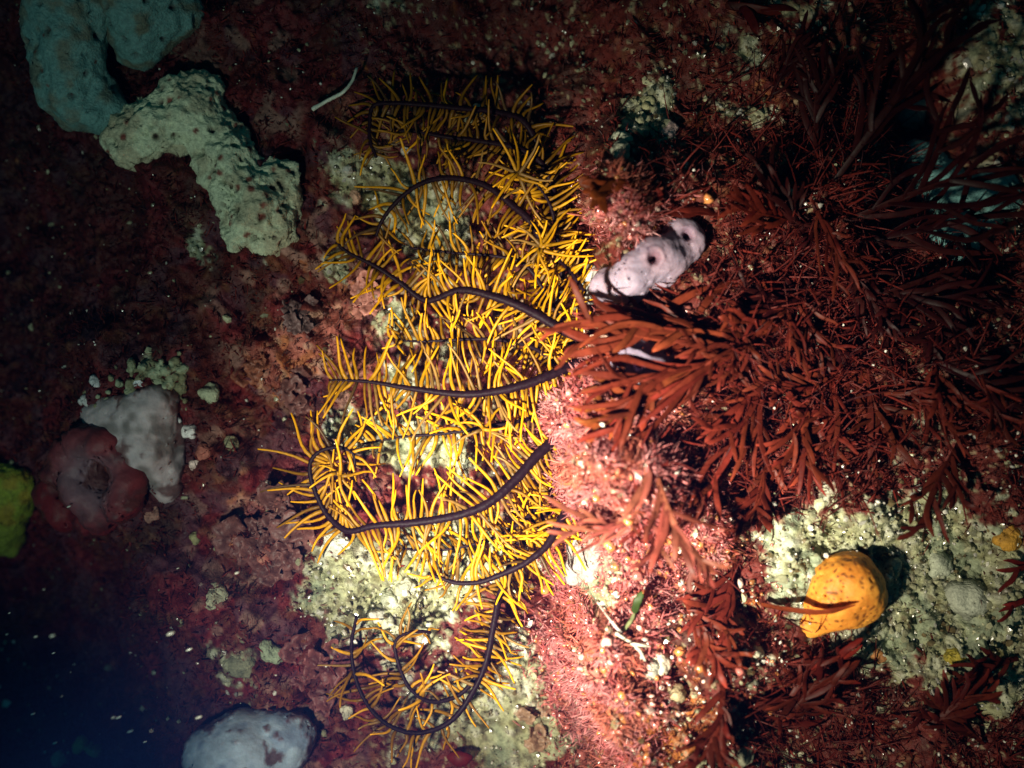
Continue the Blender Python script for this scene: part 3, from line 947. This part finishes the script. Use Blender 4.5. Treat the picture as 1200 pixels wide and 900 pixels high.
GREY = (.30, .34, .26); GREY2 = (.20, .22, .15)
PORE = (.05, .02, .015)
sponge('sponge', [(152, 166, 22, 28), (182, 152, 26, 33), (214, 126, 28, 34), (242, 106, 26, 24), (252, 152, 28, 31), (226, 144, 26, 34), (250, 168, 26, 28), (268, 188, 30, 33), (288, 224, 32, 37), (302, 262, 30, 34), (330, 210, 28, 24), (322, 272, 26, 24), (280, 278, 22, 18), (338, 240, 26, 18)],
       (.58, .63, .42), 'forked grey sponge dotted with dark pores, largest at the upper left', 'sponge', pores=44, pore_r=(2.8, 4.6), pore_d=13, pore_col=(.05, .025, .02), col2=(.44, .42, .27), spots=(34, (.20, .05, .03), 2.4),
       rough=((40, 7), (14, 4.5), (7, 3.6), (3.4, 2.2)), sink=20, res=.024)
sponge('sponge', [(85, -10, 22, 42), (82, 30, 22, 42), (80, 75, 24, 40), (90, 112, 20, 36), (70, 50, 20, 36), (125, 130, 6, 24)], (.11, .25, .23),  # teal light of the deeper water is put into this sponge's colour
       'tall teal grey sponge at the left end of the upper border', 'sponge', pores=18, pore_r=(3, 4.6), pore_d=12, pore_col=(.03, .015, .012), col2=(.12, .15, .11), spots=(8, (.12, .03, .015)), rough=((40, 7), (14, 4), (6, 2), (3, 1)), sink=0)
sponge('sponge', [(160, 5, 20, 40), (165, 40, 16, 34), (205, 15, 12, 30), (150, -30, 16, 40)], (.10, .23, .21), 'short teal grey sponge on the upper border between the tall one and the forked one', 'sponge',  # again the water's teal light is part of the colour
       pores=12, pore_r=(3, 4.6), pore_d=12, pore_col=(.03, .015, .012), col2=(.11, .13, .09), rough=((40, 6), (14, 4), (6, 2), (3, 1)), sink=0)

sponge('sponge', [(1075, 195, 0, 30), (1105, 225, 4, 34), (1140, 250, 4, 34), (1120, 285, 0, 28), (1070, 130, 10, 20), (1165, 225, 4, 30)], (.15, .34, .33), 'teal grey sponge down in the hollow behind the dark straps at the upper right', 'sponge',  # added sponge for the hollow's teal patches; teal ambient light put in its colour
       rough=((40, 6), (14, 4), (6, 2), (3, 1)), sink=0, pores=8, pore_d=10, pore_col=(.03, .02, .015))
LILAC = (.29, .215, .27)
sponge('sponge', [(718, 335, 14, 24), (740, 322, 13, 23), (768, 302, 14, 25), (788, 298, 10, 21), (806, 284, 10, 22), (795, 272, 2, 16), (742, 340, 0, 16), (775, 325, -2, 16)], LILAC,
       'smooth lilac white sponge with three dark openings on the ledge', 'sponge', mat='smooth', rough=((26, 4.0), (9, 1.3), (4, .6)), sink=2, res=.024,
       pits=((714, 336, 3.8, 16, 1.2, (.26, .15, .15)), (768, 300, 6.5, 22, 1.4, (.16, .06, .08)), (806, 274, 5.4, 18, .8, (.13, .05, .08))), col2=(.25, .20, .26), spots=(14, (.09, .06, .10)))
sponge('sponge', [(740, 415, 2, 24), (755, 434, 6, 27), (775, 442, 2, 25), (790, 425, -4, 22), (764, 457, 2, 22), (730, 395, -8, 18)], (.24, .19, .26), 'pale violet sponge half hidden under red straps', 'sponge',
       mat='smooth', rough=((26, 2.2), (9, .8), (4, .4)), sink=-2, res=.026, pits=((748, 428, 4, 14, 1, (.3, .12, .3)),), col2=(.22, .21, .23), spots=(8, (.25, .2, .35)))
sponge('sponge', [(690, 335, 2, 16), (697, 322, 4, 12), (695, 345, 2, 12)], (.38, .37, .33), 'small chalk white crust at the left end of the lilac sponge', 'crust', rough=((8, 2), (4, 1.4), (2.5, .8)), sink=4)
sponge('sponge', [(1000, 690, 12, 33), (985, 685, 10, 31), (999, 704, 6, 28), (976, 703, 6, 26), (962, 717, 0, 20), (949, 731, -6, 15)], (.70, .25, .030), 'round orange sponge freckled with brown dots on pale grit', 'sponge',
       rough=((30, 4.5), (9, 1.2), (3.5, .6)), spots=(130, (.18, .055, .012)), sink=0, res=.022, col2=(.76, .31, .04), mat='smooth', pores=10, pore_r=(2, 2.6), pore_d=4)
sponge('sponge', [(12, 585, 20, 28), (-4, 570, 20, 30), (22, 568, 20, 20), (6, 605, 20, 26), (5, 630, 18, 24), (-10, 605, 20, 30)], (.30, .36, .03), 'yellow green sponge at the left border', 'sponge', rough=((12, 4), (6, 2), (3, .8)), sink=0, col2=(.36, .27, .02))
sponge('sponge', [(270, 905, 30, 46), (300, 885, 32, 42), (335, 868, 30, 28), (350, 856, 26, 16), (318, 862, 28, 22), (250, 880, 22, 28), (285, 860, 26, 26)], (.38, .50, .60), 'smooth blue white sponge cut by the bottom border', 'sponge',
       mat='smooth', rough=((30, 2.5), (12, 1)), sink=8, col2=(.22, .31, .42), foul=-.05)
sponge('sea_squirt', [(150, 498, -6, 36), (180, 490, -2, 30), (175, 525, -8, 33), (190, 550, -10, 22), (128, 500, -10, 28), (185, 472, 6, 18), (112, 488, -8, 16), (205, 508, -6, 16), (200, 533, -8, 14), (196, 572, -6, 13), (160, 474, 2, 14)], (.50, .41, .41), 'pale translucent grey sea squirt under the whitish knobs', 'sea squirt',
       mat='smooth', rough=((30, 5), (12, 2.4), (5, .8)), sink=2, col2=(.24, .20, .19), foul=.2)
ring = []
for k in range(11):
    a = k * .571
    ring.append((106 + 42 * math.cos(a), 566 + 46 * math.sin(a), 18 + 8 * math.sin(k * 2.3), 20 + 4 * math.sin(k * 1.7)))
sponge('sea_squirt', ring + [(100, 560, 2, 28), (112, 580, 2, 28)], (.17, .014, .014), 'dark red ring shaped sea squirt left of the pale one', 'sea squirt', mat='smooth',
       rough=((30, 6), (12, 3), (5, 1)), sink=4, pits=((104, 562, 26, 12, 0, (.26, .17, .20)),), col2=(.09, .010, .010), foul=.05)

# whitish and greenish knobs, each its own growth
rr = np.random.default_rng(5)


def knob(name, px, py, r, col, label, cat, k=6, lift=4, group=None, mat='sponge', spread=.7):
    balls = [(px, py, lift, r * .75)]
    for _ in range(k):
        a = rr.uniform(0, 6.28); q = r * spread * rr.uniform(.4, 1)
        balls.append((px + q * math.cos(a), py + q * math.sin(a), lift + rr.uniform(-.3, .3) * r, r * rr.uniform(.3, .6)))
    return sponge(name, balls, col, label, cat, mat=mat, rough=((r * 1.1, r * .30), (r * .5, r * .15), (3, .8)), sink=(0 if name == 'barnacle' else r * .62 if name == 'stone' else r * .35), res=max(.014, r * .0011), group=group, col2=tuple(c * .6 for c in col))


crb = []
for _ in range(95):
    t = rr.random()
    px, py = (150 + 66 * rr.random(), 424 + 48 * rr.random()) if t < .6 else (188 + 26 * rr.random(), 414 + 46 * rr.random()) if t < .8 else (95 + 80 * rr.random(), 440 + 40 * rr.random())
    crb.append((px, py, rr.uniform(-1, 8), rr.uniform(2.6, 6.0)))
sponge('crust', crb, (.36, .40, .25), 'knobbly grey green crust just above the pale sea squirt', 'crust', rough=((7, 1.6), (3.5, 1.0)), sink=0, res=.017, col2=(.22, .21, .11))
KN = [
    ('barnacle', 112, 448, 8, (.85, .85, .84), 'white barnacle left of the grey green crust', 'barnacle'),
    ('barnacle', 163, 449, 7, (.85, .85, .84), 'white barnacle in front of the grey green crust', 'barnacle'),
    ('barnacle', 100, 469, 7, (.60, .60, .58), 'greyish barnacle below the leftmost white barnacle', 'barnacle'),
    ('barnacle', 222, 506, 9, (.88, .84, .80), 'bright white barnacle right of the pale sea squirt', 'barnacle'),
    ('barnacle', 209, 494, 6, (.8, .78, .74), 'tiny white barnacle touching the bright white one', 'barnacle'),
    ('barnacle', 196, 558, 9, (.70, .46, .38), 'pinkish cup barnacle below the bright white one', 'barnacle'),
    ('barnacle', 227, 544, 7, (.72, .55, .48), 'small pinkish white barnacle between cup barnacle and brown polyp', 'barnacle'),
    ('polyp', 241, 530, 11, (.40, .13, .09), 'brown red polyp right of the pale sea squirt', 'polyp'),
    ('polyp', 178, 602, 10, (.55, .27, .20), 'salmon polyp under the pale sea squirt', 'polyp'),
    ('pebble', 247, 460, 13, (.42, .46, .30), 'heart shaped grey green pebble among red turf', 'pebble'),
    ('pebble', 270, 520, 9, (.40, .38, .22), 'small olive pebble among red turf', 'pebble'),
    ('pebble', 252, 698, 16, (.42, .42, .28), 'pale crescent pebble in the dark red turf', 'pebble'),
    ('pebble', 230, 630, 8, (.35, .33, .15), 'dull yellow pebble beneath the salmon polyp', 'pebble'),
    ('stone', 287, 773, 24, (.30, .31, .19), 'pale cracked stone low on the left', 'stone'),
    ('stone', 318, 765, 14, (.28, .34, .22), 'smaller stone touching the pale cracked stone', 'stone'),
    ('shell', 392, 635, 17, (.66, .68, .56), 'white shell lump under the curled arm tip', 'shell'),
    ('pebble', 444, 722, 10, (.62, .62, .52), 'white pebble beside the dark hollow under the star', 'pebble'),
    ('pebble', 458, 702, 14, (.40, .43, .30), 'grey green pebble right of the dark hollow', 'pebble'),
    ('pebble', 477, 690, 13, (.45, .46, .33), 'pale pebble below the second dark arm', 'pebble'),
    ('pebble', 407, 834, 9, (.62, .60, .46), 'little white pebble left of the curled lower arm', 'pebble'),
    ('sponge', 95, 872, 10, (.36, .33, .06), 'small dull yellow sponge in the lower left corner', 'sponge'),
    ('sponge', 110, 878, 12, (.34, .28, .10), 'ochre sponge beside the small dull yellow one', 'sponge'),
    ('pebble', 70, 890, 11, (.25, .30, .18), 'round dim pebble by the bottom border', 'pebble'),
    ('pebble', 775, 780, 14, (.62, .55, .42), 'pale chunk low on the red ledge', 'shell'),
    ('pebble', 762, 786, 11, (.48, .48, .38), 'grey chunk touching the pale chunk', 'shell'),
    ('pebble', 790, 812, 13, (.45, .36, .20), 'tan stone under the pale chunk', 'stone'),
    ('pebble', 1047, 665, 10, (.40, .46, .36), 'pale green nodule in the shade of the orange sponge', 'nodule'),
    ('pebble', 1100, 660, 16, (.42, .46, .34), 'smooth greyish nodule right of the orange sponge', 'nodule'),
    ('pebble', 1130, 705, 24, (.40, .43, .33), 'largest flat greyish nodule on the pale grit', 'nodule'),
    ('pebble', 1008, 735, 9, (.40, .36, .26), 'buff nodule under the orange sponge', 'nodule'),
    ('pebble', 1030, 770, 9, (.50, .22, .07), 'rust orange nodule beneath the orange sponge', 'nodule'),
    ('pebble', 730, 163, 14, (.50, .52, .38), 'pale rough nodule above the lilac sponge', 'nodule'),
    ('pebble', 728, 178, 12, (.50, .50, .36), 'lower rough nodule above the lilac sponge', 'nodule'),
    ('pebble', 758, 120, 9, (.45, .44, .24), 'small mossy nodule high on the slope', 'nodule'),
    ('pebble', 785, 155, 10, (.58, .42, .38), 'pinkish nodule high on the slope', 'nodule'),
    ('pebble', 560, 128, 9, (.40, .46, .38), 'pale nodule peeping through the topmost arm', 'nodule'),
    ('pebble', 505, 325, 11, (.40, .46, .36), 'greenish nodule between the upper arms', 'nodule'),
    ('pebble', 416, 233, 8, (.60, .36, .24), 'peach nodule left of the hooked arm', 'nodule'),
    ('pebble', 1180, 630, 15, (.50, .26, .03), 'amber sponge knob at the right border', 'sponge'),
    ('pebble', 1120, 772, 14, (.40, .32, .04), 'mustard crust knob under the pale grit', 'sponge'),
    ('pebble', 885, 765, 8, (.52, .50, .36), 'tiny pale shell left of the red single strap', 'shell'),
    ('pebble', 870, 885, 14, (.44, .44, .30), 'pale knob at the bottom border', 'nodule'),
    ('pebble', 815, 892, 10, (.42, .40, .24), 'dim knob at the bottom border left of the pale knob', 'nodule'),
]
for nm, px, py, r, col, lab, cat in KN:
    if nm == 'pebble': nm = cat
    knob(nm, px, py, r, col, lab, cat, group='small knobs and pebbles on the reef', k=7 if r > 9 else 4)

# chalky white bloom on the brightest step of the ledge
sponge('crust', [(672 + 30 * rr.random(), 632 + 46 * rr.random(), 2 + 10 * rr.random(), rr.uniform(6, 12)) for _ in range(26)], (.27, .235, .21), 'chalk white crust on the brightest step of the ledge', 'crust',
       rough=((8, 2.4), (4, 1.6), (2.5, .8)), sink=3, res=.024)
sponge('crust', [(680 + 45 * rr.random(), 378 + 44 * rr.random(), 1 + 6 * rr.random(), rr.uniform(7, 12)) for _ in range(20)], (.62, .44, .33), 'cream crust on the ledge left of the half hidden sponge', 'crust',
       rough=((8, 2.4), (4, 1.4), (2.5, .8)), sink=3, res=.024, col2=(.66, .58, .46))


# ------------------------------------------------------------------ leafy crusts: overlapping ruffled lobes
def leafy(px, py, r, count, col, label, seed, lift=0):
    rng = np.random.default_rng(seed)
    u, v, h = spotuv(px, py, 0, 14)
    root = thing('leafy_alga', P(u, v, h), label, 'leafy alga')
    for k in range(count):
        a0 = rng.uniform(0, 6.28); q = r * rng.uniform(.1, .85)
        cu, cv = u + q * math.cos(a0), v + q * math.sin(a0) * 1.1
        rad = r * rng.uniform(.22, .42)
        nr_, na = 7, 28
        th = np.linspace(0, 2 * math.pi, na, endpoint=False)
        so = rng.uniform(0, 500)
        edge = 1 + .34 * noise2(np.cos(th) * 1.6 + so, np.sin(th) * 1.6 + so, 3) + .22 * noise2(np.cos(th) * 4 + so, np.sin(th) * 4, 4)
        phs = rng.uniform(0, 6); tx, ty = rng.uniform(-.7, .7, 2)
        base = float(Hs(cu, cv, 14)) + lift + rng.uniform(0, 7)
        V = []; C = []
        for side in (1, -1):
            for i in range(nr_):
                rr_ = rad * (i + .4) / (nr_ - .6)
                x = rr_ * edge * np.cos(th); y = rr_ * edge * np.sin(th)
                z = 7 * (rr_ / rad) * noise2((x + so) / 8, y / 8, 7) + 4 * noise2((x + so) / 4, y / 4, 8) + tx * x + ty * y + side * 1.4 * (1 - (i / (nr_ - 1)) ** 3 * .8)
                V.append(np.stack([(cu - u + x) * S, -(cv - v + y) * S, (base - h + z) * S], 1))
                cc = np.array(col) * (.65 + .6 * (i / nr_) ** 2) * rng.uniform(.92, 1.08)
                C.append(np.repeat(cc[None], na, 0))
        V = np.vstack(V); C = np.vstack(C); F = []
        i = np.arange(na); j = (i + 1) % na
        for sdx in (0, 1):
            o = sdx * nr_ * na
            for q2 in range(nr_ - 1):
                f = np.stack([o + q2 * na + i, o + q2 * na + j, o + (q2 + 1) * na + j, o + (q2 + 1) * na + i], 1)
                F.append(f if sdx == 0 else f[:, ::-1])
        t = (nr_ - 1) * na
        F.append(np.stack([t + i, t + j, t + nr_ * na + j, t + nr_ * na + i], 1))
        F.append(np.stack([j, i, nr_ * na + i, nr_ * na + j], 1))
        link('lobe', mesh_np('lobe', V, np.vstack(F), np.clip(C, 0, 1)), M['leafy'], root)
    return root


leafy(318, 625, 54, 26, (.15, .06, .052), 'ruffled brown pink leafy alga below the curled arm tip', 1)
leafy(345, 372, 34, 8, (.17, .10, .095), 'greyish purple leafy alga left of the upper arms', 2)
leafy(300, 430, 30, 7, (.26, .09, .05), 'rusty leafy alga in the red turf above the heart shaped pebble', 3)
leafy(425, 345, 36, 9, (.42, .17, .13), 'salmon pink leafy crust behind the upper arms', 4)
leafy(345, 470, 36, 8, (.17, .07, .06), 'dull maroon leafy alga left of the long straight arm', 5)
leafy(375, 790, 46, 10, (.16, .05, .045), 'dark maroon leafy alga left of the curled lower arm', 6)
leafy(635, 860, 34, 8, (.28, .17, .10), 'tan leafy alga on the pale ground at the bottom', 7)

# ------------------------------------------------------------------ single small things
u, v, h = spotuv(540, 886, 4)
pth = blade_path(u - 16, v, 0, 30, h + 4, 4, 0, 8)
v_, f_, c0, c1 = tube(np.stack([pth[:, 0], -pth[:, 1], pth[:, 2]], 1), 10 * np.sin(np.linspace(.25, 2.9, 8)), sides=10, flat=.35)
finish('alga_disc', v_, np.vstack([f_[:, :3], f_[:, [0, 2, 3]], c0[:, :3], c1[:, :3]]), np.tile([[.20, .018, .014]], (len(v_), 1)), M['blade'], (u, v, h), 'dark red oval algal disc at the bottom border', 'red alga')


def strand(name, pts, r0, r1, col, mat, label, cat):
    q = np.array([spotuv(a, b, l) for a, b, l in pts])
    q, ln = resample(q, 22)
    u, v, h = q[0]
    loc = np.stack([q[:, 0] - u, -(q[:, 1] - v), q[:, 2] - h], 1)
    s = np.linspace(0, 1, 22)
    me = tube_mesh(name, loc, r0 + (r1 - r0) * s, np.tile(np.array([col]), (22 * 7 + 2, 1)), sides=7, uneven=.3, seed=len(label))
    o = link(name, me, M[mat], None, label, cat); o.location = P(u, v, h)
    return o


strand('tube_worm', [(366, 128, 22), (385, 117, 26), (402, 108, 28), (413, 94, 28), (418, 80, 26)], 2.4, 1.6, (.62, .64, .50), 'shell', 'pale curved worm tube at the tip of the topmost arm', 'worm tube')
strand('tube_worm', [(700, 705, 10), (718, 730, 14), (735, 748, 14), (752, 758, 14)], 1.6, 1.4, (.50, .44, .38), 'shell', 'thin grey filament lying on the lower ledge', 'filament')
hy = strand('hydroid', [(722, 742, 10), (738, 752, 15), (748, 760, 16), (756, 774, 14)], 2.0, 1.4, (.48, .46, .36), 'shell', 'forked grey hydroid twig on the lower ledge', 'hydroid')
for a in ([(740, 754, 14), (752, 756, 18), (762, 757, 16)], [(745, 758, 15), (752, 766, 17), (751, 772, 15)]):
    q = np.array([spotuv(*k) for k in a]); o0 = np.array(hy.location) / S
    loc = np.stack([q[:, 0] - 600 - o0[0], 450 - q[:, 1] - o0[1], q[:, 2] - o0[2]], 1)
    loc, _ = resample(loc, 8)
    link('branch', tube_mesh('branch', loc, np.linspace(1.8, 1.2, 8), np.tile([[.48, .46, .36]], (8 * 6 + 2, 1)), sides=6), M['shell'], hy)
u, v, h = spotuv(742, 716, 8)
gl = thing('green_alga', P(u, v, h), 'tiny green leaf stuck on the lower red ledge', 'green alga'); gl['_o'] = (u, v, h)
add_blade(gl, blade_path(u, v, math.radians(70), 24, h + 8, 6, .2, 8), 9, (.06, .11, .02), 'leaf')
add_blade(gl, blade_path(u, v + 1, math.radians(235), 26, h + 8, 2, .1, 8), 4, (.40, .36, .20), 'stalk')
del gl['_o']

# ------------------------------------------------------------------ specks drifting in the water
n = 40
u = R.uniform(-40, 330, n); v = R.uniform(560, 960, n)
sz = R.gamma(2.2, .55, n).clip(.4, 2.6)
b = ICO_V[None] * sz[:, None, None] * np.array([1.9, .8, .8])
hz = H(u, v) + R.uniform(6, 260, n)
W = np.stack([(u[:, None] + b[..., 0] - 600) * S, (450 - v[:, None] + b[..., 1] + .35 * b[..., 0]) * S, (hz[:, None] + b[..., 2]) * S], -1).reshape(-1, 3)
F = (np.arange(n)[:, None, None] * 12 + ICO_F[None]).reshape(-1, 3)
link('drifting_specks', mesh_np('drifting_specks', W, F, np.tile([[.75, .75, .62]], (n * 12, 1))), M['grain'], label='pale specks drifting in the dark water at the lower left', cat='specks', kind='stuff')

# ------------------------------------------------------------------ the sea water in front of the reef
WATER = True
if WATER:
    m = bpy.data.materials.new('sea_haze'); m.use_nodes = True
    nt = m.node_tree
    nt.nodes.remove(nt.nodes['Principled BSDF'])
    pv = nt.nodes.new('ShaderNodeVolumePrincipled')
    pv.inputs['Color'].default_value = (.07, .20, 1.0, 1)
    pv.inputs['Density'].default_value = .066
    pv.inputs['Anisotropy'].default_value = .0
    nt.links.new(pv.outputs[0], nt.nodes['Material Output'].inputs['Volume'])
    x0, x1, y0, y1, z0, z1 = -.6, .6, -.6, .6, -1.2, .42
    V = [(x, y, z) for z in (z0, z1) for y in (y0, y1) for x in (x0, x1)]
    F = [(0, 2, 3, 1), (4, 5, 7, 6), (0, 1, 5, 4), (2, 6, 7, 3), (0, 4, 6, 2), (1, 3, 7, 5)]
    link('haze', mesh_np('haze', V, F, smooth=False), m, None, 'bluish sea water filling the space before the reef', 'sea water', kind='stuff')
